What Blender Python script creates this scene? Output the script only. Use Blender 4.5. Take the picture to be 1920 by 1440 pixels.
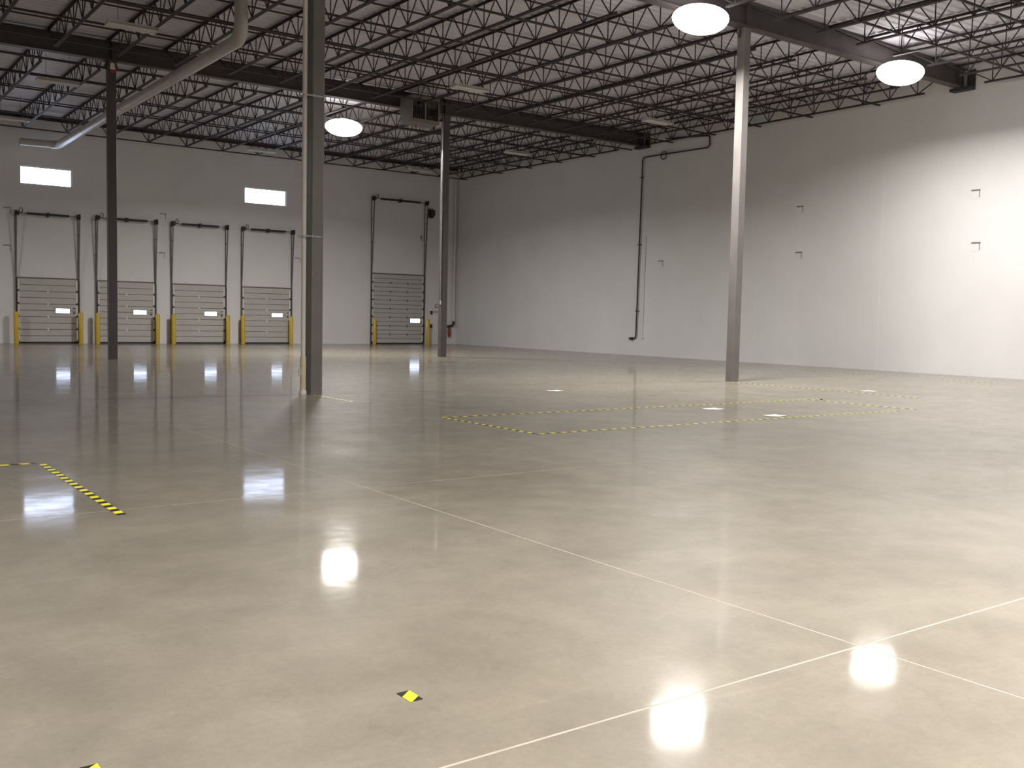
import bpy, math, random
from mathutils import Matrix, Vector
random.seed(7)
for o in list(bpy.data.objects): bpy.data.objects.remove(o)
scn = bpy.context.scene
COL = scn.collection
PI = math.pi

# ------------------------------------------------------------------ camera
YAW, PITCH, ROLL, FPX, EYE = 0.6285, 0.0666, 0.021, 1865.97, 1.6
def cam_axes():
    cy, sy, cp, sp, cr, sr = math.cos(YAW), math.sin(YAW), math.cos(PITCH), math.sin(PITCH), math.cos(ROLL), math.sin(ROLL)
    fwd = Vector((sy*cp, cy*cp, -sp)); r0 = Vector((cy, -sy, 0)); u0 = r0.cross(fwd)
    return cr*r0 + sr*u0, -sr*r0 + cr*u0, fwd
rt, up, fw = cam_axes()
cd = bpy.data.cameras.new('camera'); cam = bpy.data.objects.new('camera', cd); COL.objects.link(cam)
cd.sensor_width = 36; cd.lens = FPX/1920*36; cd.clip_end = 300; cd.clip_start = 0.05
cam.matrix_world = Matrix(((rt.x, up.x, -fw.x, 0), (rt.y, up.y, -fw.y, 0), (rt.z, up.z, -fw.z, EYE), (0, 0, 0, 1)))
scn.camera = cam
# ------------------------------------------------------------------ light level
scn.view_settings.view_transform = 'Standard'
scn.view_settings.look = 'None'
scn.view_settings.gamma = 1
scn.view_settings.use_curve_mapping = False
scn.view_settings.exposure = 0.66
LAMP = 4.0             # radiance of the bowl shaped as a lit lamp's bloom
LAMP_W = 620.0         # power of a lamp's downward reflector
LAMP_COL = (1.0, 0.96, 0.91)
WINDOW = 5.5           # radiance of a daylit pane
w = bpy.data.worlds.new('world'); scn.world = w; w.use_nodes = True
w.node_tree.nodes['Background'].inputs[0].default_value = (0.75, 0.85, 1.0, 1)
w.node_tree.nodes['Background'].inputs[1].default_value = 1.0

# ------------------------------------------------------------------ room figures (metres)
XR, YB, XL, YF = 31.3, 48.8, -15.6, -12.0      # right, back, left, front wall faces
ZDECK, ZTOP, ZBOT = 10.08, 10.03, 9.30         # deck underside, joist top, joist bottom
GY = (18.27, 33.35)                            # girder lines
CX = (8.38, 20.70)                             # column lines

# ------------------------------------------------------------------ materials
MATS = {}
def mat(name, color, rough=0.6, metal=0.0, noise=0.0, nscale=3.0, spec=0.5, bump=0.0, bscale=40.0, coat=0.0):
    m = bpy.data.materials.new(name); m.use_nodes = True; nt = m.node_tree; b = nt.nodes['Principled BSDF']
    b.inputs['Base Color'].default_value = (*color, 1); b.inputs['Roughness'].default_value = rough
    b.inputs['Metallic'].default_value = metal; b.inputs['Specular IOR Level'].default_value = spec
    if coat: b.inputs['Coat Weight'].default_value = coat; b.inputs['Coat Roughness'].default_value = 0.15
    tc = nt.nodes.new('ShaderNodeTexCoord')
    if noise:
        n = nt.nodes.new('ShaderNodeTexNoise'); n.inputs['Scale'].default_value = nscale; n.inputs['Detail'].default_value = 5
        r = nt.nodes.new('ShaderNodeValToRGB')
        r.color_ramp.elements[0].position = 0.3; r.color_ramp.elements[1].position = 0.7
        r.color_ramp.elements[0].color = (*[c*(1-noise) for c in color], 1); r.color_ramp.elements[1].color = (*[min(1, c*(1+noise)) for c in color], 1)
        nt.links.new(tc.outputs['Object'], n.inputs['Vector']); nt.links.new(n.outputs['Fac'], r.inputs['Fac']); nt.links.new(r.outputs['Color'], b.inputs['Base Color'])
    if bump:
        n2 = nt.nodes.new('ShaderNodeTexNoise'); n2.inputs['Scale'].default_value = bscale; n2.inputs['Detail'].default_value = 3
        bp = nt.nodes.new('ShaderNodeBump'); bp.inputs['Strength'].default_value = bump; bp.inputs['Distance'].default_value = 0.01
        nt.links.new(tc.outputs['Object'], n2.inputs['Vector']); nt.links.new(n2.outputs['Fac'], bp.inputs['Height']); nt.links.new(bp.outputs['Normal'], b.inputs['Normal'])
    MATS[name] = m
    return m
def glow(name, color, strength):
    m = bpy.data.materials.new(name); m.use_nodes = True; b = m.node_tree.nodes['Principled BSDF']
    b.inputs['Base Color'].default_value = (0.8, 0.8, 0.8, 1); b.inputs['Roughness'].default_value = 0.4
    b.inputs['Emission Color'].default_value = (*color, 1); b.inputs['Emission Strength'].default_value = strength
    MATS[name] = m; return m

mat('wall_paint', (0.76, 0.75, 0.755), 0.55, noise=0.03, nscale=0.6, bump=0.08, bscale=60)
mat('wall_joint', (0.80, 0.79, 0.77), 0.5, noise=0.04, nscale=8)
mat('deck', (0.66, 0.645, 0.71), 0.5, noise=0.05, nscale=1.5)
mat('steel_dark', (0.04, 0.033, 0.036), 0.65, noise=0.25, nscale=2.5)
mat('steel_girder', (0.075, 0.062, 0.064), 0.5, noise=0.2, nscale=1.8)
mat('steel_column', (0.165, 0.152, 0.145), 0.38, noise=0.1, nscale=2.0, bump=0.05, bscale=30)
mat('steel_column_shaded', (0.085, 0.075, 0.078), 0.4, noise=0.12, nscale=2.0)  # steel_column darkened, with the far columns' shade put into the colour
mat('pvc_white', (0.74, 0.72, 0.66), 0.35, noise=0.04, nscale=4)
mat('pvc_cream', (0.70, 0.64, 0.45), 0.35, noise=0.06, nscale=5)
mat('duct_white', (0.50, 0.475, 0.45), 0.38, noise=0.06, nscale=2)
mat('joint_filler', (0.36, 0.325, 0.27), 0.75, noise=0.12, nscale=6)
mat('yellow_paint', (0.62, 0.43, 0.03), 0.4, noise=0.08, nscale=6)
mat('door_skin', (0.50, 0.485, 0.46), 0.45, noise=0.04, nscale=3)
mat('door_groove', (0.16, 0.15, 0.14), 0.6, noise=0.06, nscale=6)
mat('door_stile', (0.74, 0.72, 0.69), 0.4, noise=0.06, nscale=12)
mat('track_metal', (0.16, 0.15, 0.145), 0.45, metal=0.3, noise=0.15, nscale=8)
mat('black_rubber', (0.022, 0.02, 0.02), 0.6, noise=0.2, nscale=8)
mat('spring_black', (0.03, 0.027, 0.027), 0.5, noise=0.2, nscale=20)
mat('galvanized', (0.55, 0.55, 0.55), 0.28, metal=0.85, noise=0.1, nscale=10)
mat('fixture_white', (0.66, 0.65, 0.63), 0.32, noise=0.04, nscale=5)
mat('tube_off', (0.80, 0.80, 0.78), 0.25, noise=0.02, nscale=5)
mat('heater_case', (0.19, 0.172, 0.15), 0.45, noise=0.1, nscale=4)
mat('heater_fin', (0.42, 0.40, 0.38), 0.35, metal=0.4, noise=0.1, nscale=10)
mat('heater_dark', (0.03, 0.027, 0.025), 0.6, noise=0.2, nscale=6)
mat('red_paint', (0.45, 0.03, 0.035), 0.35, noise=0.1, nscale=10)
mat('paper', (0.86, 0.86, 0.84), 0.5, noise=0.02, nscale=20)
mat('mark_dark', (0.20, 0.185, 0.17), 0.6, noise=0.15, nscale=15)
mat('off_white', (0.78, 0.77, 0.75), 0.4, noise=0.03, nscale=10)
glow('lamp_glow', LAMP_COL, LAMP)
glow('daylight_pane', (0.64, 0.75, 1.0), WINDOW)

def floor_material():
    m = bpy.data.materials.new('polished_concrete'); m.use_nodes = True; nt = m.node_tree; L = nt.links.new
    b = nt.nodes['Principled BSDF']; tc = nt.nodes.new('ShaderNodeTexCoord')
    def noise(scale, detail, rough, stretch=(1, 1, 1), dist=0.0):
        mp = nt.nodes.new('ShaderNodeMapping'); mp.inputs['Scale'].default_value = stretch
        n = nt.nodes.new('ShaderNodeTexNoise'); n.inputs['Scale'].default_value = scale; n.inputs['Detail'].default_value = detail
        n.inputs['Roughness'].default_value = rough; n.inputs['Distortion'].default_value = dist
        L(tc.outputs['Object'], mp.inputs['Vector']); L(mp.outputs['Vector'], n.inputs['Vector']); return n.outputs['Fac']
    def ramp(f, a, c, p0=0.3, p1=0.7):
        r = nt.nodes.new('ShaderNodeValToRGB'); r.color_ramp.elements[0].position = p0; r.color_ramp.elements[1].position = p1
        r.color_ramp.elements[0].color = (*a, 1); r.color_ramp.elements[1].color = (*c, 1); L(f, r.inputs['Fac']); return r.outputs['Color']
    def mix(kind, fac, a, c):
        x = nt.nodes.new('ShaderNodeMix'); x.data_type = 'RGBA'; x.blend_type = kind; x.inputs['Factor'].default_value = fac
        L(a, x.inputs['A']); L(c, x.inputs['B']); return x.outputs['Result']
    base = ramp(noise(0.45, 6, 0.6, dist=0.2), (0.190, 0.168, 0.132), (0.242, 0.218, 0.176))
    cloud = ramp(noise(1.7, 8, 0.62, dist=0.2), (0.86, 0.86, 0.86), (1.12, 1.12, 1.12))
    grain = ramp(noise(26, 5, 0.7), (0.90, 0.90, 0.90), (1.08, 1.08, 1.08))
    fine = ramp(noise(160, 3, 0.6), (0.92, 0.92, 0.92), (1.07, 1.07, 1.07))
    c = mix('MULTIPLY', 1.0, base, cloud); c = mix('MULTIPLY', 0.8, c, grain); c = mix('MULTIPLY', 1.0, c, fine)
    scuff = ramp(noise(0.9, 5, 0.6, (1.0, 5.0, 1), 1.5), (0, 0, 0), (0.035, 0.033, 0.028), 0.58, 0.85)
    c = mix('ADD', 1.0, c, scuff)
    spots = ramp(noise(7.0, 2, 0.5), (0.72, 0.70, 0.68), (1, 1, 1), 0.24, 0.30)
    c = mix('MULTIPLY', 0.35, c, spots)
    L(c, b.inputs['Base Color'])
    def remap(f, lo, hi):
        mr = nt.nodes.new('ShaderNodeMapRange'); mr.inputs['From Min'].default_value = 0.3; mr.inputs['From Max'].default_value = 0.7
        mr.inputs['To Min'].default_value = lo; mr.inputs['To Max'].default_value = hi
        L(f, mr.inputs['Value']); return mr.outputs['Result']
    # satin concrete under an uneven thin gloss sealer
    L(remap(noise(0.8, 6, 0.65), 0.38, 0.48), b.inputs['Roughness']); b.inputs['Specular IOR Level'].default_value = 0.12
    L(remap(noise(3.1, 7, 0.7), 0.30, 0.85), b.inputs['Coat Weight']); b.inputs['Coat IOR'].default_value = 1.22
    L(remap(noise(1.1, 5, 0.6), 0.045, 0.10), b.inputs['Coat Roughness'])
    bp = nt.nodes.new('ShaderNodeBump'); bp.inputs['Strength'].default_value = 0.035; bp.inputs['Distance'].default_value = 0.02
    L(noise(2.6, 2, 0.5), bp.inputs['Height']); L(bp.outputs['Normal'], b.inputs['Coat Normal'])
    MATS['polished_concrete'] = m
floor_material()

def tape_material(name, period, slant):
    m = bpy.data.materials.new(name); m.use_nodes = True; nt = m.node_tree; L = nt.links.new
    b = nt.nodes['Principled BSDF']; tc = nt.nodes.new('ShaderNodeTexCoord'); s = nt.nodes.new('ShaderNodeSeparateXYZ')
    L(tc.outputs['Object'], s.inputs[0])
    def M(op, a, c):
        n = nt.nodes.new('ShaderNodeMath'); n.operation = op
        for i, v in ((0, a), (1, c)):
            if isinstance(v, (int, float)): n.inputs[i].default_value = v
            else: L(v, n.inputs[i])
        return n.outputs[0]
    t = M('FRACT', M('DIVIDE', M('ADD', M('SUBTRACT', s.outputs['Y'], M('MULTIPLY', s.outputs['X'], slant)), 50.0), period), 0)
    g = M('GREATER_THAN', t, 0.5)
    mx = nt.nodes.new('ShaderNodeMix'); mx.data_type = 'RGBA'
    mx.inputs['A'].default_value = (0.02, 0.017, 0.018, 1); mx.inputs['B'].default_value = (0.85, 0.78, 0.03, 1)
    L(g, mx.inputs['Factor']); L(mx.outputs['Result'], b.inputs['Base Color']); b.inputs['Roughness'].default_value = 0.35
    MATS[name] = m
tape_material('hazard_tape', 0.19, 0.35)
tape_material('hazard_tape_scrap', 0.15, 0.8)

# ------------------------------------------------------------------ mesh helpers
class MB:
    def __init__(self): self.v = []; self.f = []; self.smooth = []
    def add(self, vs, fs, smooth=False):
        n = len(self.v); self.v += [tuple(p) for p in vs]
        for f in fs: self.f.append(tuple(i+n for i in f)); self.smooth.append(smooth)
        return self
    def box(self, a, b):
        x0, y0, z0 = a; x1, y1, z1 = b
        return self.add([(x0,y0,z0),(x1,y0,z0),(x1,y1,z0),(x0,y1,z0),(x0,y0,z1),(x1,y0,z1),(x1,y1,z1),(x0,y1,z1)],
                 [(0,3,2,1),(4,5,6,7),(0,1,5,4),(1,2,6,5),(2,3,7,6),(3,0,4,7)])
    def bevel_box(self, a, b, r):
        # box with the four edges along its longest axis-independent vertical (z) rounded by a chamfer
        x0, y0, z0 = a; x1, y1, z1 = b
        ring = [(x0+r,y0),(x1-r,y0),(x1,y0+r),(x1,y1-r),(x1-r,y1),(x0+r,y1),(x0,y1-r),(x0,y0+r)]
        vs = [(x,y,z0) for x,y in ring] + [(x,y,z1) for x,y in ring]
        fs = [(i,(i+1)%8,8+(i+1)%8,8+i) for i in range(8)] + [tuple(range(7,-1,-1)), tuple(range(8,16))]
        return self.add(vs, fs)
    def prism(self, prof, p0, p1, ux, uy):
        # profile (u,v) swept from p0 to p1
        ux, uy = Vector(ux), Vector(uy); n = len(prof)
        vs = [Vector(p0)+ux*u+uy*v for u, v in prof] + [Vector(p1)+ux*u+uy*v for u, v in prof]
        d = (Vector(p1)-Vector(p0)); 
        fs = [(i,(i+1)%n,n+(i+1)%n,n+i) for i in range(n)] + [tuple(range(n-1,-1,-1)), tuple(range(n,2*n))]
        if ux.cross(uy).dot(d) < 0: fs = [tuple(reversed(f)) for f in fs]
        return self.add(vs, fs)
    def bar(self, p0, p1, wx, hint=(0,0,1), wy=None):
        p0, p1 = Vector(p0), Vector(p1); d = (p1-p0).normalized(); h = Vector(hint)
        if abs(d.dot(h)) > 0.95: h = Vector((1,0,0))
        a = d.cross(h).normalized(); b = a.cross(d).normalized(); wy = wy or wx
        prof = [(-wx/2,-wy/2),(wx/2,-wy/2),(wx/2,wy/2),(-wx/2,wy/2)]
        return self.prism(prof, p0, p1, a, b)
    def tube(self, pts, r, n=12, caps=True, rads=None):
        pts = [Vector(p) for p in pts]; rings = []; prev = None
        for i, p in enumerate(pts):
            if i == 0: d = pts[1]-p
            elif i == len(pts)-1: d = p-pts[i-1]
            else: d = (pts[i+1]-p).normalized()+(p-pts[i-1]).normalized()
            d.normalize()
            if prev is None:
                h = Vector((0,0,1)) if abs(d.z) < 0.9 else Vector((1,0,0)); a = d.cross(h).normalized()
            else: a = (prev - d*prev.dot(d)).normalized()
            prev = a; b = d.cross(a); rr = rads[i] if rads else r
            rings.append([p+(a*math.cos(t)+b*math.sin(t))*rr for t in (2*PI*k/n for k in range(n))])
        vs = [v for R in rings for v in R]; fs = []
        for i in range(len(pts)-1):
            for k in range(n): fs.append((i*n+k, i*n+(k+1)%n, (i+1)*n+(k+1)%n, (i+1)*n+k))
        self.add(vs, fs, True)
        if caps:
            self.add(rings[0], [tuple(range(n-1,-1,-1))]); self.add(rings[-1], [tuple(range(n))])
        return self
    def mesh(self, name, m):
        me = bpy.data.meshes.new(name); me.from_pydata(self.v, [], self.f); me.materials.append(MATS[m])
        me.polygons.foreach_set('use_smooth', self.smooth); me.update(); return me
    def build(self, name, m, parent=None, loc=None):
        o = bpy.data.objects.new(name, self.mesh(name, m)); COL.objects.link(o)
        if parent: o.parent = parent
        if loc: o.location = loc
        return o
def tag(o, label=None, cat=None, group=None, kind=None):
    if label: o['label'] = label
    if cat: o['category'] = cat
    if group: o['group'] = group
    if kind: o['kind'] = kind
    return o
def empty(name, loc=(0,0,0), **k):
    o = bpy.data.objects.new(name, None); COL.objects.link(o); o.location = loc; o.empty_display_size = 0.2
    return tag(o, **k)
def link(name, me, parent, loc=(0,0,0)):
    o = bpy.data.objects.new(name, me); COL.objects.link(o); o.parent = parent; o.location = loc; return o
def copy_tree(o, parent=None):
    c = o.copy(); COL.objects.link(c); c.parent = parent
    for ch in list(o.children): copy_tree(ch, c)
    return c
def arc(c, r, a0, a1, u, v, n=7):
    c, u, v = Vector(c), Vector(u), Vector(v)
    return [c + u*(r*math.cos(a0+(a1-a0)*i/n)) + v*(r*math.sin(a0+(a1-a0)*i/n)) for i in range(n+1)]
ORD = ['first','second','third','fourth','fifth','sixth','seventh','eighth','ninth','tenth','eleventh','twelfth','thirteenth','fourteenth','fifteenth','sixteenth','seventeenth','eighteenth']

# ------------------------------------------------------------------ floor: slabs with filled joints
JX = [XL, -8.08, -3.95, 0.17, 4.2975, 8.42, 12.55, 16.67, 20.80, 24.92, 29.05, XR]
JY = [YF, -7.4, -2.3, 2.909, 8.204, 13.24, 18.24, 23.3, 28.3, 33.35, 38.4, 43.4, YB]
fb = MB().box((XL-0.2, YF-0.2, -0.25), (XR+0.2, YB+0.2, -0.025))
for x in JX[1:-1]: fb.box((x-0.02, YF, -0.024), (x+0.02, YB, -0.0006))
for y in JY[1:-1]: fb.box((XL, y-0.02, -0.024), (XR, y+0.02, -0.0007))
floor = tag(fb.build('floor', 'joint_filler'), 'polished grey concrete warehouse floor divided by pale filled joints', 'floor', kind='structure')
GX = lambda x: 0.0065 if abs(x-4.2975) < 0.01 else 0.0018
GY2 = lambda y: 0.0075 if y < 4 else 0.006 if y < 9 else 0.004 if 18 < y < 18.5 else 0.0015
for i in range(len(JX)-1):
    for j in range(len(JY)-1):
        x0 = JX[i]+(GX(JX[i]) if i else 0); x1 = JX[i+1]-(GX(JX[i+1]) if i < len(JX)-2 else 0)
        y0 = JY[j]+(GY2(JY[j]) if j else 0); y1 = JY[j+1]-(GY2(JY[j+1]) if j < len(JY)-2 else 0)
        MB().box((x0, y0, -0.025), (x1, y1, 0)).build('concrete_slab', 'polished_concrete', floor)

# ------------------------------------------------------------------ walls
# back wall: the windows are real openings
W1, W2 = (8.37, 10.54), (18.62, 20.86); WZ = (7.05, 7.86); T = 0.22
bw = MB()
bw.box((XL, YB, -0.25), (XR+T, YB+T, WZ[0])); bw.box((XL, YB, WZ[1]), (XR+T, YB+T, 10.3))
for a, b in ((XL, W1[0]), (W1[1], W2[0]), (W2[1], XR+T)): bw.box((a, YB, WZ[0]), (b, YB+T, WZ[1]))
tag(bw.build('wall_back', 'wall_paint'), 'long off-white wall with the loading doors and two high windows', 'wall', kind='structure')
# right wall: tilt-up panels with caulked joints
RJ = [YF, 21.04, 24.60, 26.62, YB]
rw = MB().box((XR+0.03, YF, -0.25), (XR+T, YB, 10.3))
for y in RJ[1:-1]: rw.box((XR+0.004, y-0.03, 0), (XR+0.03, y+0.03, 10.1))
wr = tag(rw.build('wall_right', 'wall_joint'), 'long bare off-white panel wall on the right with faint vertical joints', 'wall', kind='structure')
for a, b in zip(RJ[:-1], RJ[1:]):
    MB().box((XR, a+(0.011 if a > YF else 0), -0.02), (XR+0.03, b-(0.011 if b < YB else 0), 10.1)).build('wall_panel', 'wall_paint', wr)
tag(MB().box((XL-T, YF, -0.25), (XL, YB, 10.3)).build('wall_left', 'wall_paint'), 'plain off-white wall far to the left', 'wall', kind='structure')
tag(MB().box((XL-T, YF-T, -0.25), (XR+T, YF, 10.3)).build('wall_front', 'wall_paint'), 'plain off-white wall behind the viewer', 'wall', kind='structure')

# roof deck: trapezoidal ribs running across the joists
dk = MB(); vs = []; P = 0.305; y = YF
prof = []
while y < YB:
    prof += [(y, ZDECK), (y+0.19, ZDECK), (y+0.215, ZDECK+0.04), (y+0.28, ZDECK+0.04)]; y += P
prof.append((YB, ZDECK))
prof = [(min(a, YB), b) for a, b in prof]
n = len(prof)
dk.add([(XL, a, b) for a, b in prof] + [(XR, a, b) for a, b in prof], [(i, n+i, n+i+1, i+1) for i in range(n-1)][::1])
dk.box((XL-T, YF-T, ZDECK+0.06), (XR+T, YB+T, ZDECK+0.25))
tag(dk.build('ceiling', 'deck'), 'pale ribbed metal roof deck above the dark joists', 'ceiling', kind='structure')
# ledger angle along the back wall under the deck
tag(MB().box((XL, YB-0.09, ZDECK-0.16), (XR, YB, ZDECK-0.02)).build('trim_1', 'steel_dark'), 'dark steel ledger along the top of the back wall', 'trim', kind='structure')

# ------------------------------------------------------------------ windows
for k, (x0, x1) in enumerate((W1, W2)):
    fr = 0.05; yb = YB+0.07
    wn = empty('window_%d' % (k+1), ((x0+x1)/2, YB, WZ[0]), kind='structure', cat='window',
               label=('blown-out high window above the leftmost loading door', 'blown-out high window above the fourth loading door, beside the near column')[k])
    hw = (x1-x0)/2; hz = WZ[1]-WZ[0]
    f = MB(); f.box((-hw, 0.03, 0), (hw, 0.11, fr)); f.box((-hw, 0.03, hz-fr), (hw, 0.11, hz)); f.box((-hw, 0.03, fr), (-hw+fr, 0.11, hz-fr)); f.box((hw-fr, 0.03, fr), (hw, 0.11, hz-fr))
    f.build('window_frame', 'fixture_white', wn)
    MB().box((-hw+fr, 0.06, fr), (hw-fr, 0.08, hz-fr)).build('pane', 'daylight_pane', wn)

# ------------------------------------------------------------------ columns
def column(x, y, label, top, m='steel_column'):
    r = 0.127
    c = empty('steel_column', (x, y, 0), label=label, cat='column')
    MB().bevel_box((-r, -r, 0), (r, r, top), 0.012).build('shaft', m, c)
    b = MB().box((-0.2, -0.16, top), (0.2, 0.16, top+0.025)); b.build('cap_plate', 'steel_girder', c)
    for s in (-1, 1):
        MB().prism([(0, 0), (0.12, 0), (0.12, 0.03), (0.03, 0.25), (0, 0.25)], (s*r, -0.008, top-0.25), (s*r, 0.008, top-0.25), (s*1.0, 0, 0), (0, 0, 1)).build('gusset', 'steel_girder', c)
    return c
ZG0, ZG1 = 9.38, 9.975
colA = column(CX[0]+0.03, GY[0], 'nearest square grey steel column with a white drain pipe up its left side', ZG0-0.025)
colD = column(CX[1]-0.06, GY[0], 'square grey steel column standing before the right wall, under the lit lamps', ZG0-0.025)
colB = column(CX[0], GY[1], 'shade-toned dark square steel column in front of the second loading door', ZG0-0.025, 'steel_column_shaded')
colC = column(CX[1]+0.1, GY[1], 'slim far square steel column beside the unit heater and the tallest door', ZG0-0.025, 'steel_column_shaded')

# ------------------------------------------------------------------ girders
def girder(y, x0, label):
    g = empty('steel_girder', (x0, y, ZG0), label=label, cat='girder')
    Lg = XR - x0 - 0.02; H = ZG1-ZG0; bf = 0.15
    MB().box((0, -bf, 0), (Lg, bf, 0.028)).build('bottom_flange', 'steel_girder', g)
    MB().box((0, -bf, H-0.028), (Lg, bf, H)).build('top_flange', 'steel_girder', g)
    MB().box((0, -0.01, 0.028), (Lg, 0.01, H-0.028)).build('web_plate', 'steel_girder', g)
    for cx in list(CX) + [Lg+x0-0.35]:
        if cx > x0:
            for s in (-1, 1): MB().box((cx-x0-0.01, min(s*0.01, s*bf*0.95), 0.028), (cx-x0+0.01, max(s*0.01, s*bf*0.95), H-0.028)).build('stiffener', 'steel_girder', g)
    e = MB().box((Lg-0.30, -0.42, -0.10), (Lg, 0.30, -0.001)); e.box((Lg-0.06, -0.42, 0), (Lg, -0.155, H-0.05)); e.build('wall_bracket', 'steel_dark', g)
    return g
girder(GY[0], -15.5, 'near dark steel girder passing over the two nearest columns to the right wall')
girder(GY[1], -15.5, 'far dark steel girder crossing the hall in front of the loading doors')

# ------------------------------------------------------------------ bar joists
CH = 0.05
def joist_meshes(length, panels):
    d = {}
    def chord(y0, y1, z, flip):
        m = MB(); s = -1 if flip else 1
        for k in (-1, 1):
            m.prism([(0.008*k, 0), (0.058*k, 0), (0.058*k, s*0.007), (0.015*k, s*0.007), (0.015*k, s*0.055), (0.008*k, s*0.055)], (0, y0, z), (0, y1, z), (1, 0, 0), (0, 0, 1))
        return m
    p = (length-1.5)/panels; s0 = 0.75
    h = ZTOP-ZBOT
    d['top'] = chord(0.0, length, h, True).mesh('top_chord', 'steel_dark')
    d['bot'] = chord(s0+p*0.5-0.25, length-s0-p*0.5+0.25, 0, False).mesh('bottom_chord', 'steel_dark')
    zt, zb = h-0.03, 0.03
    d['down'] = MB().bar((0, -p/2, zt), (0, 0, zb), 0.026).mesh('web_bar', 'steel_dark')
    d['up'] = MB().bar((0, 0, zb), (0, p/2, zt), 0.026).mesh('web_bar', 'steel_dark')
    d['post'] = MB().bar((0, 0, zb), (0, 0, zt), 0.024).mesh('web_bar', 'steel_dark')
    d['end0'] = MB().bar((0, 0.08, zt), (0, s0+p*0.5, zb), 0.03).mesh('web_bar', 'steel_dark')
    d['end1'] = MB().bar((0, length-s0-p*0.5, zb), (0, length-0.08, zt), 0.03).mesh('web_bar', 'steel_dark')
    d['seat'] = MB().box((-0.06, 0, h-0.055-0.0), (0.06, 0.13, h-0.008)).mesh('bearing_seat', 'steel_dark')
    return d, p, s0
def joist(x, y0, length, panels, D, label, group):
    d, p, s0 = D
    j = empty('bar_joist', (x, y0, ZBOT), label=label, cat='joist', group=group)
    link('top_chord', d['top'], j); link('bottom_chord', d['bot'], j)
    link('bearing_seat', d['seat'], j); link('bearing_seat', d['seat'], j, (0, length-0.13, 0))
    for k in range(panels):
        yb = s0+p*(k+0.5)
        link('web_bar', d['post'], j, (0, yb, 0))
        if k > 0: link('web_bar', d['down'], j, (0, yb, 0))
        if k < panels-1: link('web_bar', d['up'], j, (0, yb, 0))
    link('web_bar', d['end0'], j); link('web_bar', d['end1'], j)
    return j
XJ = [8.3+1.75*k for k in range(-3, 13)] + [30.72]
bays = [('front', 3.2, GY[0]-0.01, 13, 9), ('middle', GY[0]+0.01, GY[1]-0.01, 13, 0), ('back', GY[1]+0.01, YB-0.02, 13, 1)]
WHERE = {'front': 'before the near girder', 'middle': 'between the two girders', 'back': 'behind the far girder'}
for nm, y0, y1, pan, first in bays:
    Ln = y1-y0; D = joist_meshes(Ln, pan)
    xs = XJ[first:]
    for i, x in enumerate(xs):
        k = len(xs)-1-i
        lab = 'dark bar joist %s, %s' % (WHERE[nm], 'hugging the right wall' if k == 0 else ORD[k]+' from the right wall')
        joist(x, y0, Ln, pan, D, lab, 'roof joists of the %s bay' % nm)
# bridging lines across the joists
rows = [('front', y) for y in (8.5, 11.0, 13.4, 15.9)] + [('middle', y) for y in (21.35, 24.2, 26.65, 29.05, 31.5)] + [('back', y) for y in (34.1, 36.7, 39.2, 41.7, 44.3, 47.75)]
cnt = {}
for nm, y in rows:
    k = cnt.get(nm, 0); cnt[nm] = k+1
    x0 = 22.0 if nm == 'front' else 2.9
    b = empty('joist_bridging', (x0, y, ZBOT), cat='bridging', group='bridging lines of the %s joists' % nm,
              label='pair of thin dark bars bridging the %s bay joists, %s row from the viewer' % (nm, ORD[k]))
    Lb = XR-x0-0.03
    MB().prism([(-0.028, 0), (0.028, 0), (0.028, 0.006), (-0.022, 0.006), (-0.022, 0.05), (-0.028, 0.05)], (0, 0, 0.009), (Lb, 0, 0.009), (0, 1, 0), (0, 0, 1)).build('bottom_bar', 'steel_dark', b)
    h = ZTOP-ZBOT
    MB().prism([(-0.02, 0), (0.02, 0), (0.02, 0.006), (-0.014, 0.006), (-0.014, 0.04), (-0.02, 0.04)], (0, 0.25, h-0.1), (Lb, 0.25, h-0.1), (0, 1, 0), (0, 0, 1)).build('top_bar', 'steel_dark', b)
# sprinkler branch pipes above the bottom chords
for y, lab in ((27.1, 'thin dark sprinkler pipe across the middle bay joists'), (37.2, 'thin dark sprinkler pipe across the back bay joists, in front of the doors')):
    s = empty('sprinkler_pipe', (2.9, y, ZBOT+0.12), label=lab, cat='pipe')
    MB().tube([(0, 0, 0), (XR-2.95, 0, 0)], 0.03, 8).build('pipe', 'steel_dark', s)
    for x in range(2, 28, 3):
        m = MB(); m.tube([(x+0.4, 0, 0.03), (x+0.4, 0, 0.10)], 0.012, 6); m.tube([(x+0.4, 0, 0.10), (x+0.4, 0, 0.115)], 0.03, 8); m.build('sprinkler_head', 'steel_dark', s)

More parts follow.
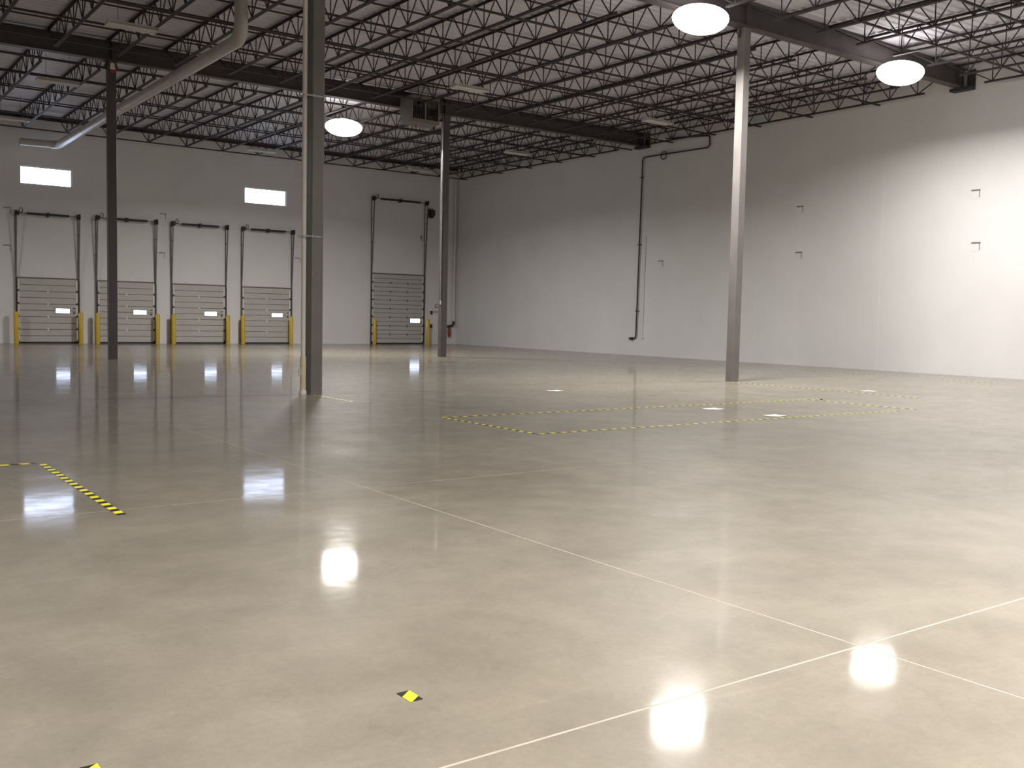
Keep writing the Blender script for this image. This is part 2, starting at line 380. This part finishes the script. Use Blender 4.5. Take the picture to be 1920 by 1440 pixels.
# ------------------------------------------------------------------ lamps
def lit_lamp(x, y, label, z=9.0, a=0.76, b=0.62, power=1.0):
    t = empty('high_bay_lamp', (x, y, z), label=label, cat='lamp')
    m = MB(); NU, NV, CU, CD = 28, 14, 0.29, 0.37; vs = []; fs = []
    for j in range(NV+1):
        ph = -PI/2 + PI*(0.04+0.92*j/NV); c = CD if ph < 0 else CU
        for i in range(NU):
            th = 2*PI*i/NU; vs.append((a*math.cos(ph)*math.cos(th), b*math.cos(ph)*math.sin(th), c*math.sin(ph)))
    for j in range(NV):
        for i in range(NU): fs.append((j*NU+i, j*NU+(i+1)%NU, (j+1)*NU+(i+1)%NU, (j+1)*NU+i))
    m.add(vs, fs, True).add(vs[:NU], [tuple(range(NU-1, -1, -1))]).build('bloom_bowl', 'lamp_glow', t)  # bowl larger than the fixture, the lamp's bloom built into its shape
    h = MB(); ring = lambda s, zz: [(a*s*math.cos(2*PI*i/NU), b*s*math.sin(2*PI*i/NU), zz) for i in range(NU)]
    vs = ring(0.24, 0.275) + ring(0.24, 0.30) + ring(0.16, 0.32)
    fs = [(r*NU+i, r*NU+(i+1)%NU, (r+1)*NU+(i+1)%NU, (r+1)*NU+i) for r in range(2) for i in range(NU)] + [tuple(range(2*NU, 3*NU))] + [tuple(range(NU-1, -1, -1))]
    h.add(vs, fs).build('housing', 'fixture_white', t)
    for s in (-1, 1): MB().tube([(s*0.1, 0, 0.315), (s*0.1, 0, ZDECK-z)], 0.008, 6).build('hanger', 'steel_dark', t)
    ld = bpy.data.lights.new('lamp_beam', 'AREA'); ld.shape = 'ELLIPSE'; ld.size = 1.35; ld.size_y = 1.05; ld.energy = LAMP_W*power; ld.color = LAMP_COL; ld.spread = math.radians(164)
    lo = bpy.data.objects.new('lamp_beam', ld); COL.objects.link(lo); lo.parent = t; lo.location = (0, 0, -CD-0.02)
    return t
lit_lamp(18.2, 17.52, 'big lamp with oval bloom beside the right-hand column top', power=1.3)
lit_lamp(26.45, 17.42, 'big lamp with oval bloom nearest the right wall', power=0.54)
lit_lamp(17.95, 36.4, 'smaller lamp with oval bloom to the right of the near column, below the far girder', power=1.4)
lit_lamp(28.8, 12.4, 'lamp with oval bloom out of frame by the right wall', power=0.42)
lit_lamp(18.2, 7.0, 'lamp with oval bloom out of frame above the viewer on the right', power=0.75)
lit_lamp(6.2, -0.6, 'lamp with oval bloom out of frame overhead', power=2.5)
lit_lamp(-1.6, 4.6, 'added fill lamp out of frame to the left of the viewer', power=0.4)  # unseen fill lamp, added to brighten the left foreground floor
lit_lamp(-3.0, 39.5, 'lamp with oval bloom out of frame far to the left, before the doors', power=0.8)

def strip_light(x, y, label, z=9.08):
    t = empty('strip_light', (x, y, z), label=label, cat='lamp', group='unlit strip lights under the roof')
    hl, hw = 0.64, 0.22
    MB().prism([(-0.07, 0.10), (0.07, 0.10), (0.09, 0.05), (-0.09, 0.05)], (-hl, 0, 0), (hl, 0, 0), (0, 1, 0), (0, 0, 1)).build('housing', 'fixture_white', t)
    m = MB()
    for s in (-1, 1):
        m.prism([(s*0.01, 0.048), (s*0.10, 0.045), (s*hw, -0.03), (s*hw, -0.02), (s*0.10, 0.055), (s*0.01, 0.058)], (-hl, 0, 0), (hl, 0, 0), (0, 1, 0), (0, 0, 1))
    m.build('reflector', 'fixture_white', t)
    for yy in (-0.15, -0.05, 0.05, 0.15):
        MB().tube([(-hl+0.03, yy, 0.005-abs(yy)*0.2), (hl-0.03, yy, 0.005-abs(yy)*0.2)], 0.012, 8).build('fluorescent_tube', 'tube_off', t)
    for s in (-1, 1):
        MB().box((s*hl-0.01, -0.2, -0.03), (s*hl+0.01, 0.2, 0.06)).build('end_cap', 'fixture_white', t)
        MB().tube([(s*0.36, 0, 0.1), (s*0.36, 0, ZDECK-z)], 0.006, 6).build('hanger', 'steel_dark', t)
strip_light(7.55, 27.9, 'unlit white strip light high at the left, before the far girder')
strip_light(7.40, 36.2, 'unlit white strip light left of the dark column, behind the far girder')
strip_light(7.35, 44.5, 'unlit white strip light at the left frame edge near the door wall')
strip_light(17.95, 44.9, 'unlit white strip light just above the high window by the near column')
strip_light(18.30, 27.9, 'unlit white strip light to the upper right of the unit heater')
strip_light(26.70, 27.75, 'unlit white strip light above the far girder end by the right wall')
strip_light(27.10, 37.2, 'unlit white strip light behind the far girder, near the right wall')
strip_light(26.6, 45.0, 'unlit white strip light at the far corner, above the tallest door')

# ------------------------------------------------------------------ round duct under the roof
dz, dx = 8.78, 9.80; R = 0.175
d = empty('round_duct', (0, 0, 0), label='white round duct dropping from the roof and running to the door wall at upper left', cat='duct')
y0 = 25.95
MB().tube([(dx, y0, ZDECK-0.005), (dx, y0, dz+0.36)], R, 20).build('riser', 'duct_white', d)
MB().tube([(dx, y0, dz+0.37)] + arc((dx, y0+0.36, dz+0.36), 0.36, PI, 1.5*PI, (0, 1, 0), (0, 0, 1), 8)[1:] + [(dx, y0+0.40, dz)], R*1.06, 20).build('elbow', 'duct_white', d)
yl = 47.9
MB().tube([(dx, y0+0.38, dz), (dx, yl-0.2, dz)], R, 20).build('main_run', 'duct_white', d)
for yy in (31.6, 37.3, 43.0): MB().tube([(dx, yy, dz), (dx, yy+0.06, dz)], R*1.05, 20).build('joint_collar', 'duct_white', d)
MB().tube([(dx, yl-0.22, dz)] + arc((dx-0.25, yl-0.2, dz), 0.25, 0, PI/2, (1, 0, 0), (0, 1, 0), 6) + [(dx-0.30, yl+0.05, dz)], R*1.05, 20).build('elbow', 'duct_white', d)
MB().tube([(dx-0.27, yl+0.05, dz), (dx-1.55, yl+0.05, dz-0.02)], R*0.9, 20).build('branch', 'duct_white', d)

# ------------------------------------------------------------------ drain pipe on the nearest column
p = empty('drain_pipe', (8.18, 18.27, 0), label='white plastic drain pipe strapped to the left side of the nearest column', cat='pipe')
MB().tube([(0, 0, 0.72), (0, 0, 9.05), (0, -0.12, 9.2), (0, -0.26, 9.3), (0, -0.28, ZDECK-0.01)], 0.048, 14).build('upper_pipe', 'pvc_white', p)
tag(MB().tube([(0, 0, 0.03), (0, 0, 0.75)], 0.06, 14).build('lower_pipe', 'pvc_cream', p), 'thicker cream pipe at the foot')
MB().tube([(0, 0, 0.0), (0, 0, 0.07), (0, 0, 0.09)], 0.07, 14, rads=[0.078, 0.074, 0.062]).build('base_collar', 'pvc_white', p)
MB().tube([(0, 0, 0.56), (0, 0, 0.60)], 0.064, 14).build('coupling', 'pvc_cream', p)
MB().tube([(-0.055, -0.01, 0.40), (-0.085, -0.01, 0.40), (-0.085, -0.01, 0.52)], 0.018, 8).build('cleanout', 'pvc_white', p)
for z in (0.95, 3.10, 5.80, 7.9):
    m = MB(); e = 0.006; x0, x1, yy = -0.058, 0.235+0.127+e, 0.127+e
    for q in ((x0, -yy, x1, -yy+e), (x0, yy-e, x1, yy)): m.box((q[0], q[1], z-0.014), (q[2], q[3], z+0.014))
    m.box((x0-e, -yy, z-0.014), (x0, yy, z+0.014)); m.box((x1-e, -yy, z-0.014), (x1, yy, z+0.014))
    if z in (3.10, 5.80): m.build('strap', 'galvanized', p)
    if z in (3.10, 5.80):
        for sx in (0.115, 0.34): MB().box((sx-0.012, -yy-0.02, z-0.03), (sx+0.012, -yy, z+0.03)).build('strap_clip', 'galvanized', p)
# conduit on the far slim column
c = empty('conduit', (CX[1]+0.1-0.127-0.025, GY[1]-0.06, 0), label='thin bright steel conduit running up the left face of the slim far column', cat='conduit')
MB().tube([(0, 0, 2.2), (0, 0, ZG0-0.06)], 0.018, 8).build('pipe', 'galvanized', c)
for z in (3.0, 5.0, 7.0): MB().box((-0.022, -0.03, z), (0.02, 0.03, z+0.02)).build('clamp', 'galvanized', c)
MB().box((-0.03, -0.04, 2.05), (0.02, 0.04, 2.2)).build('junction_box', 'galvanized', c)
# small strobe on top of the dark column
s = empty('alarm_strobe', (CX[0], GY[1]-0.127, 9.1), label='tiny red and white alarm strobe at the top of the dark column', cat='alarm')
MB().box((-0.07, -0.05, -0.1), (0.07, 0, 0.0)).build('base', 'red_paint', s)
MB().prism([(-0.08, 0), (0.08, 0), (0.05, 0.2), (-0.05, 0.2)], (0, -0.05, 0), (0, 0, 0), (1, 0, 0), (0, 0, 1)).build('lens', 'off_white', s)

# ------------------------------------------------------------------ unit heater
h = empty('unit_heater', (18.5, 32.0, 8.66), label='boxy grey-brown unit heater hung below the far girder, left of the slim column', cat='heater')
HW, HD, HH = 1.18, 0.85, 0.97
cs = MB(); cs.box((0, 0.1, 0), (HW, HD, 0.03)); cs.box((0, 0.1, HH-0.03), (HW, HD, HH)); cs.box((0, 0.1, 0.03), (0.03, HD, HH-0.03)); cs.box((HW-0.03, 0.1, 0.03), (HW, HD, HH-0.03)); cs.box((0.03, HD-0.03, 0.03), (HW-0.03, HD, HH-0.03))
cs.build('casing', 'heater_case', h)
fr = MB(); fr.box((0, 0, 0), (HW, 0.1, 0.13)); fr.box((0, 0, HH-0.12), (HW, 0.1, HH)); fr.box((0, 0, 0.13), (0.05, 0.1, HH-0.12)); fr.box((HW-0.05, 0, 0.13), (HW, 0.1, HH-0.12)); fr.box((HW/2-0.03, 0, 0.13), (HW/2+0.03, 0.1, HH-0.12))
fr.build('front_frame', 'heater_case', h)
MB().box((0.05, 0.3, 0.13), (HW-0.05, 0.32, HH-0.12)).build('back_plate', 'heater_dark', h)
for side in (0, 1):
    xa = 0.05 if side == 0 else HW/2+0.03; xb = HW/2-0.03 if side == 0 else HW-0.05
    for k in range(6):
        xx = xa+(xb-xa)*(k+0.5)/6
        MB().box((xx-0.008, 0.10, 0.60), (xx+0.008, 0.2, HH-0.14)).build('fin', 'heater_fin', h)
        MB().box((xx-0.008, 0.10, 0.15), (xx+0.008, 0.2, 0.33)).build('fin', 'heater_case', h)
    for zz in (0.36, 0.44, 0.52): MB().prism([(0, 0), (0.07, 0.03), (0.07, 0.042), (0, 0.012)], (xa, 0.02, zz), (xb, 0.02, zz), (0, 1, 0), (0, 0, 1)).build('louvre', 'heater_dark', h)
for xx, yy in ((0.06, 0.2), (HW-0.06, 0.2), (0.06, HD-0.1), (HW-0.06, HD-0.1)):
    MB().tube([(xx, yy, HH), (xx, yy, ZDECK-8.66)], 0.01, 6).build('hanger', 'steel_dark', h)
MB().tube([(HW, 0.4, 0.25), (HW+0.3, 0.4, 0.25), (HW+0.3, 0.9, 0.25), (HW+0.3, 0.9, -0.1)], 0.03, 8).build('gas_pipe', 'steel_dark', h)
MB().tube([(HW*0.4, 0.5, -0.02), (HW*0.4, 0.5, -0.14)], 0.03, 8).build('red_valve', 'red_paint', h)

# ------------------------------------------------------------------ loading doors
def dock_door(num, x0, x1, ht, nsec, ztube, win, label, mids):
    Wd = x1-x0; Y = YB-0.02
    D = empty('door_%d' % num, ((x0+x1)/2, YB, 0), label=label, cat='door', kind='structure')
    hw = Wd/2; sh = (ht-0.06)/nsec
    MB().box((-hw, -0.05, 0), (hw, -0.015, 0.06)).build('bottom_seal', 'black_rubber', D)
    MB().box((-hw-0.02, -0.035, ht), (hw+0.02, 0.0, ht+0.055)).build('top_seal', 'track_metal', D)
    for k in range(nsec):
        z0 = 0.06+k*sh; g = 0.011
        m = MB(); zs = [z0+g, z0+sh*0.5-0.011, z0+sh*0.5+0.011, z0+sh-g]
        m.box((-hw+0.02, -0.055, zs[0]), (hw-0.02, -0.02, zs[1])); m.box((-hw+0.02, -0.055, zs[2]), (hw-0.02, -0.02, zs[3]))
        pn = m.build('door_panel', 'door_skin', D)
        MB().box((-hw+0.02, -0.03, z0), (hw-0.02, -0.002, z0+sh)).build('backing', 'door_groove', pn)
        for s in (-1, 1):
            MB().box((s*(hw-0.06)-0.035, -0.07, z0+0.09), (s*(hw-0.06)+0.035, -0.055, z0+sh-0.05)).build('end_stile', 'door_stile', pn)
            MB().tube([(s*(hw-0.03)-0.05, -0.075, z0+0.035), (s*(hw-0.03)+0.05, -0.075, z0+0.035)], 0.025, 6).build('roller', 'spring_black', pn)
        if k:
            for mx in mids:
                MB().box((-hw+Wd*mx-0.03, -0.068, z0-0.06), (-hw+Wd*mx+0.03, -0.055, z0+0.06)).build('hinge', 'door_stile' if num < 5 else 'track_metal', pn)
        if k == 2:
            wx0, wx1, wz0, wz1 = win; wx0 -= (x0+x1)/2; wx1 -= (x0+x1)/2
            f = MB(); e = 0.025
            f.box((wx0-e, -0.075, wz0-e), (wx1+e, -0.055, wz0)); f.box((wx0-e, -0.075, wz1), (wx1+e, -0.055, wz1+e)); f.box((wx0-e, -0.075, wz0), (wx0, -0.055, wz1)); f.box((wx1, -0.075, wz0), (wx1+e, -0.055, wz1))
            f.build('view_frame', 'spring_black', pn)
            MB().box((wx0, -0.066, wz0), (wx1, -0.056, wz1)).build('view_pane', 'daylight_pane', pn)
            lk = MB(); lk.box((hw-0.22, -0.085, wz0-0.02), (hw-0.14, -0.055, wz0+0.04)); lk.box((hw-0.22, -0.085, wz1+0.01), (hw-0.14, -0.055, wz1+0.04)); lk.build('lock', 'spring_black', pn)
    out = 0.30; zt = ztube
    for s in (-1, 1):
        xx = s*(hw+0.03)
        t = MB(); t.prism([(-0.03, 0), (0.03, 0), (0.03, -0.05), (0.022, -0.05), (0.022, -0.008), (-0.022, -0.008), (-0.022, -0.05), (-0.03, -0.05)], (xx, -0.045, 0.0), (xx, -0.06, ht), (1, 0, 0), (0, 1, 0))
        t.bar((xx, -0.085, ht), (xx, -out-0.02, zt-0.12), 0.05, (0, 1, 0), 0.04); t.build('track', 'track_metal', D)
        MB().prism([(0, 0), (0.05, 0), (0.05, -0.008), (0.008, -0.008), (0.008, -0.05), (0, -0.05)], (xx+s*0.0-0.025, -0.004, 0), (xx-0.025, -0.004, zt+0.05), (1, 0, 0), (0, 1, 0)).build('wall_angle', 'track_metal', D)
        for q in (0.12, 0.42, 0.72):
            z = ht+(zt-ht)*q; yo = -0.085-(out-0.065)*q
            MB().bar((xx, -0.01, z-0.02), (xx, yo, z+0.03), 0.03).build('track_bracket', 'track_metal', D)
        MB().prism([(0, -0.12), (0.012, -0.12), (0.012, 0.12), (0, 0.12)], (xx+s*0.01, -out-0.12, zt), (xx+s*0.01, -0.002, zt), (1, 0, 0), (0, 0, 1)).build('bearing_plate', 'spring_black', D)
        MB().tube([(xx-s*0.03, -out+0.05, zt), (xx-s*0.11, -out+0.05, zt)], 0.10, 14).build('cable_drum', 'spring_black', D)
    lp = MB(); lp.tube(arc((-hw+0.16, -out-0.02, zt+0.12), 0.10, 0, 2*PI, (0.8, 0.6, 0), (0, 0, 1), 14), 0.016, 6, caps=False); lp.build('chain_wheel', 'spring_black', D)
    MB().tube([(-hw, -out+0.05, zt), (hw, -out+0.05, zt)], 0.018, 8).build('shaft', 'track_metal', D)
    MB().tube([(-hw+0.40, -out+0.05, zt), (-0.06, -out+0.05, zt)], 0.055, 10).build('torsion_spring', 'spring_black', D)
    MB().tube([(0.06, -out+0.05, zt), (hw-0.40, -out+0.05, zt)], 0.055, 10).build('torsion_spring', 'spring_black', D)
    MB().box((-0.04, -out-0.02, zt-0.09), (0.04, -0.002, zt+0.09)).build('centre_bracket', 'spring_black', D)
    return D
VZ = (1.38, 1.57)
dock_door(1, 8.20, 10.75, 2.90, 5, 5.75, (9.79, 10.38, *VZ), 'leftmost ribbed loading door, below a bright high window', (0.5,))
dock_door(2, 11.58, 14.20, 2.88, 5, 5.78, (13.2, 13.80, *VZ), 'second loading door from the left, partly hidden by the dark column', (0.5,))
dock_door(3, 15.02, 17.64, 2.86, 5, 5.76, (16.60, 17.20, *VZ), 'third loading door from the left, fully clear of the columns', (0.5,))
dock_door(4, 18.50, 21.12, 2.84, 5, 5.75, (20.08, 20.66, *VZ), 'fourth loading door from the left, just beside the near column', (0.5,))
d5 = dock_door(5, 25.82, 29.12, 3.84, 8, 7.90, (28.26, 28.88, 1.20, 1.42), 'tallest loading door, alone between the near column and the far corner', (0.35, 0.68))
# bollards
bx = [(8.10, 'left'), (10.78, 'right'), (11.50, 'left'), (14.22, 'right'), (14.97, 'left'), (17.65, 'right'), (18.42, 'left'), (20.98, 'right'), (25.83, 'left'), (29.22, 'right')]
DN = ['leftmost', 'second', 'third', 'fourth', 'tallest']
bm = MB().tube([(0, 0, 0), (0, 0, 1.36), (0, 0, 1.40), (0, 0, 1.425)], 0.1, 16, rads=[0.1, 0.1, 0.08, 0.03]).mesh('bollard', 'yellow_paint')
for i, (x, sd) in enumerate(bx):
    o = bpy.data.objects.new('bollard', bm); COL.objects.link(o); o.location = (x, YB-0.42, 0)
    tag(o, 'yellow steel bollard at the %s side of the %s loading door' % (sd, DN[i//2]), 'bollard', 'yellow bollards guarding the doors')

# ------------------------------------------------------------------ fittings near the tall door
def small(name, x, y, z, label, cat): return empty(name, (x, y, z), label=label, cat=cat)
m = small('door_operator', 29.52, YB, 7.25, 'black motor box beside the top of the tallest door', 'motor')
MB().bevel_box((-0.14, -0.32, 0), (0.14, -0.02, 0.30), 0.03).build('case', 'spring_black', m)
MB().box((-0.08, -0.26, -0.10), (0.08, -0.08, 0)).build('gearbox', 'spring_black', m)
MB().box((-0.17, -0.02, -0.15), (0.17, 0, 0.4)).build('mount_plate', 'track_metal', m)
m = small('wall_hook', 29.0, YB, 5.9, 'small curved hook on the wall inside the tallest door rails', 'hook')
MB().tube(arc((0, -0.06, 0), 0.09, 0.8*PI, 1.85*PI, (1, 0, 0), (0, 0, 1), 8), 0.012, 6).build('hook', 'mark_dark', m); MB().box((-0.11, -0.055, 0.03), (-0.05, 0, 0.2)).build('mount', 'mark_dark', m)
m = small('control_station', 29.66, YB, 1.79, 'small dark door control box with conduit to the right of the tallest door', 'switch')
MB().bevel_box((-0.06, -0.07, -0.1), (0.06, 0, 0.1), 0.01).build('box', 'spring_black', m)
MB().tube([(0.06, -0.03, 0.05), (0.46, -0.03, 0.05), (0.52, -0.03, -0.05), (0.52, -0.03, -0.6)], 0.018, 6).build('conduit', 'mark_dark', m)
m = small('push_button_box', 29.66, YB, 1.02, 'small dark button box low beside the right bollard of the tallest door', 'switch')
MB().bevel_box((-0.06, -0.07, -0.09), (0.06, 0, 0.09), 0.01).build('box', 'spring_black', m)
MB().tube([(0, -0.07, 0.02), (0, -0.09, 0.02)], 0.02, 8).build('button', 'red_paint', m)
m = small('wall_plate', 30.03, YB, 2.17, 'tiny white round sensor on the wall left of the slim column', 'sensor')
MB().tube([(0, 0, 0), (0, -0.04, 0), (0, -0.07, 0)], 0.07, 14, rads=[0.08, 0.08, 0.05]).build('dome', 'off_white', m); MB().box((-0.12, -0.015, -0.10), (0.09, 0, 0.10)).build('plate', 'mark_dark', m)
m = small('thermostat', 30.12, YB, 1.32, 'small white wall box left of the slim column at hand height', 'thermostat')
MB().bevel_box((-0.09, -0.07, -0.11), (0.09, 0, 0.11), 0.015).build('case', 'off_white', m); MB().box((-0.05, -0.075, 0), (0.05, -0.07, 0.06)).build('display', 'door_skin', m)
m = small('fire_extinguisher', 30.83, YB-0.1, 0.42, 'red fire extinguisher on the wall right of the slim column foot', 'extinguisher')
MB().tube([(0, 0, 0), (0, 0, 0.02), (0, 0, 0.36), (0, 0, 0.43), (0, 0, 0.46)], 0.08, 14, rads=[0.07, 0.08, 0.08, 0.05, 0.025]).build('cylinder', 'red_paint', m)
MB().tube([(0, 0, 0.46), (0, 0, 0.50)], 0.025, 8).box((-0.02, -0.10, 0.50), (0.02, 0.03, 0.53)).build('valve_handle', 'spring_black', m)
MB().tube([(0.03, -0.02, 0.48), (0.10, -0.05, 0.42), (0.11, -0.05, 0.2), (0.09, -0.05, 0.1)], 0.014, 6).build('hose', 'spring_black', m)
MB().box((-0.05, 0.07, 0.2), (0.05, 0.1, 0.45)).build('wall_mount', 'track_metal', m)
m = small('downspout', 31.12, YB-0.10, 0, 'white drain pipe down the far corner ending in a dark elbow', 'pipe')
MB().tube([(0, 0, 1.22), (0, 0, 9.1)], 0.06, 12).build('pipe', 'pvc_white', m)
MB().tube([(0, 0, 1.32), (0, 0, 1.18), (-0.06, 0, 1.08), (-0.18, 0, 1.03), (-0.40, 0, 1.02)], 0.07, 10).build('elbow', 'spring_black', m)
for z in (3, 6): MB().box((-0.075, -0.02, z), (0.075, 0.1, z+0.05)).build('strap', 'pvc_white', m)

# ------------------------------------------------------------------ pipe run on the right wall
m = small('wall_pipe', XR-0.07, 0, 0, 'thin dark pipe dropping down the right wall from under the far girder end', 'pipe')
r = 0.032
MB().tube([(0, 31.9, 9.55), (0, 29.45, 9.36), (0, 29.32, 9.30), (0, 29.30, 8.95), (0, 29.40, 8.86), (0, 33.22, 8.90), (0, 33.33, 8.80), (0, 33.45, 0.90), (0, 33.50, 0.80), (0, 33.78, 0.76)], r, 8).build('pipe', 'steel_dark', m)
MB().tube([(-0.02, 33.66, 0.77), (-0.02, 33.84, 0.75)], 0.06, 8).build('outlet', 'spring_black', m)
MB().tube(arc((-0.05, 31.95, 8.83), 0.17, -0.98*PI, 0.98*PI, (0, 1, 0), (0, 0, 1), 16), 0.022, 6, caps=False).build('hose_loop', 'steel_dark', m)
for z in (2.0, 5.0, 8.0): MB().box((-0.04, 33.45-0.01*z-0.09, z), (0.065, 33.45-0.01*z+0.10, z+0.03)).build('clamp', 'steel_dark', m)
m = small('wall_conduit', XR-0.035, 33.08, 0, 'slim pale conduit just right of the dark wall pipe', 'conduit')
MB().tube([(0, 0, 0.85), (0, -0.05, 5.4)], 0.028, 8).build('pipe', 'off_white', m); MB().box((-0.03, -0.06, 0.78), (0.03, 0.06, 0.86)).build('end_box', 'off_white', m)

# ------------------------------------------------------------------ brace plates left on the walls
def brace(loc, rz, label):
    b = empty('brace_plate', loc, label=label, cat='bracket', group='small brace plates on the walls'); b.rotation_euler.z = rz
    MB().box((-0.15, -0.025, 0.0), (0.15, 0, 0.035)).build('ledge', 'mark_dark', b)
    MB().box((-0.13, -0.006, -0.26), (0.12, 0, 0)).build('patch', 'wall_paint', b)
    MB().box((0.12, -0.012, -0.22), (0.14, 0, 0)).build('edge_strip', 'mark_dark', b)
for x, z, l in ((7.85, 5.94, 'small brace plate on the back wall left of the leftmost door top'), (7.83, 4.30, 'small lower brace plate on the back wall at the left frame edge'),
                (14.59, 6.18, 'small brace plate high between the second and third doors'), (14.54, 4.33, 'small lower brace plate between the second and third doors'), (21.5, 4.43, 'small brace plate on the back wall right of the fourth door')):
    brace((x, YB, z), 0, l)
for y, z, l in ((24.62, 6.04, 'upper small brace plate on the strongest joint of the right wall'), (24.60, 4.30, 'lower small brace plate on the strongest joint of the right wall'),
                (17.66, 6.03, 'upper small brace plate on the brightest part of the right wall'), (17.57, 4.33, 'lower small brace plate on the brightest part of the right wall'), (32.05, 4.22, 'small brace plate on the right wall just right of the dark pipe')):
    brace((XR, y, z), -PI/2, l)

# ------------------------------------------------------------------ floor tape and paper
def tape(x, y, length, rz, label, wd=0.06, off=0.0, zz=0.0012, m='hazard_tape'):
    # local Y is the length
    o = MB().box((-wd/2, off, 0), (wd/2, off+length, 0.0008)).build('hazard_tape', m)
    o.location = (x-math.sin(rz)*0, y, zz); o.rotation_euler.z = rz
    # shift so that the strip starts at (x, y) while the stripe phase stays free
    dx, dy = -math.sin(rz)*off, math.cos(rz)*off; o.location.x -= dx; o.location.y -= dy
    return tag(o, label, 'tape', 'black and yellow floor tapes')
tape(2.07, 7.99, 3.04, 0, 'long black and yellow striped tape strip on the floor at left', 0.07)
tape(2.03, 11.10, 1.7, PI/2, 'striped floor tape running out at the left frame edge', 0.07, zz=0.0014)
tape(2.08, 3.49, 0.115, 0, 'single scrap of black and yellow tape on the foreground floor', 0.062, off=0.010, m='hazard_tape_scrap')
tape(0.815, 3.36, 0.24, 0, 'tape scrap cut off by the bottom frame edge at left', 0.06, off=0.03, m='hazard_tape_scrap')
tape(8.34, 10.92, 2.40, 0, 'left end strip of the taped rectangle in mid floor', 0.06)
tape(17.42, 13.31, 9.10, PI/2, 'far long side of the taped rectangle in mid floor', 0.06, zz=0.0014)
tape(16.9, 10.86, 8.56, PI/2, 'near long side of the taped rectangle in mid floor', 0.06, zz=0.0014)
tape(17.45, 10.80, 2.55, 0, 'right end strip of the taped rectangle in mid floor', 0.06)
tape(8.34, 16.4, 1.70, 0, 'striped floor tape starting at the foot of the nearest column', 0.06)
tape(20.42, 12.6, 5.45, 0, 'striped floor tape leading from the foot of the right-hand column', 0.06)
tape(28.4, 18.75, 3.5, 0, 'faint striped floor tape close to the right wall, farther piece', 0.06)
tape(28.3, 15.0, 1.8, 0, 'faint striped floor tape close to the right wall, nearer piece', 0.06)
for x, y, l in ((13.73, 17.25, 'white paper sheet on the floor, farthest left of the four'), (13.72, 12.57, 'white paper sheet inside the taped rectangle, left of the column reflection'),
                (13.78, 11.21, 'white paper sheet inside the taped rectangle near its front tape'), (21.17, 14.41, 'white paper sheet on the floor, farthest right of the four')):
    me = MB(); N = 4; vs = []; 
    for j in range(N+1):
        for i in range(N+1): vs.append((-0.17+0.34*i/N, -0.13+0.26*j/N, 0.003+0.006*(((i-2)/2)**2*((j-2)/2)**2)))
    me.add(vs, [(j*(N+1)+i, j*(N+1)+i+1, (j+1)*(N+1)+i+1, (j+1)*(N+1)+i) for j in range(N) for i in range(N)])
    nv = len(vs); me.add([(a, b, c-0.0015) for a, b, c in vs], [tuple(reversed((j*(N+1)+i, j*(N+1)+i+1, (j+1)*(N+1)+i+1, (j+1)*(N+1)+i))) for j in range(N) for i in range(N)])
    o = me.build('paper_sheet', 'paper'); o.location = (x, y, 0); tag(o, l, 'paper', 'loose paper sheets on the floor')
tag(MB().tube([(0, 0, 0), (0, 0, 0.02), (0, 0, 0.03)], 0.03, 10, rads=[0.025, 0.02, 0.01]).build('black_cap', 'spring_black', None, (17.6, 13.1, 0)), 'tiny black cap on the floor at the far corner of the taped rectangle', 'cap')
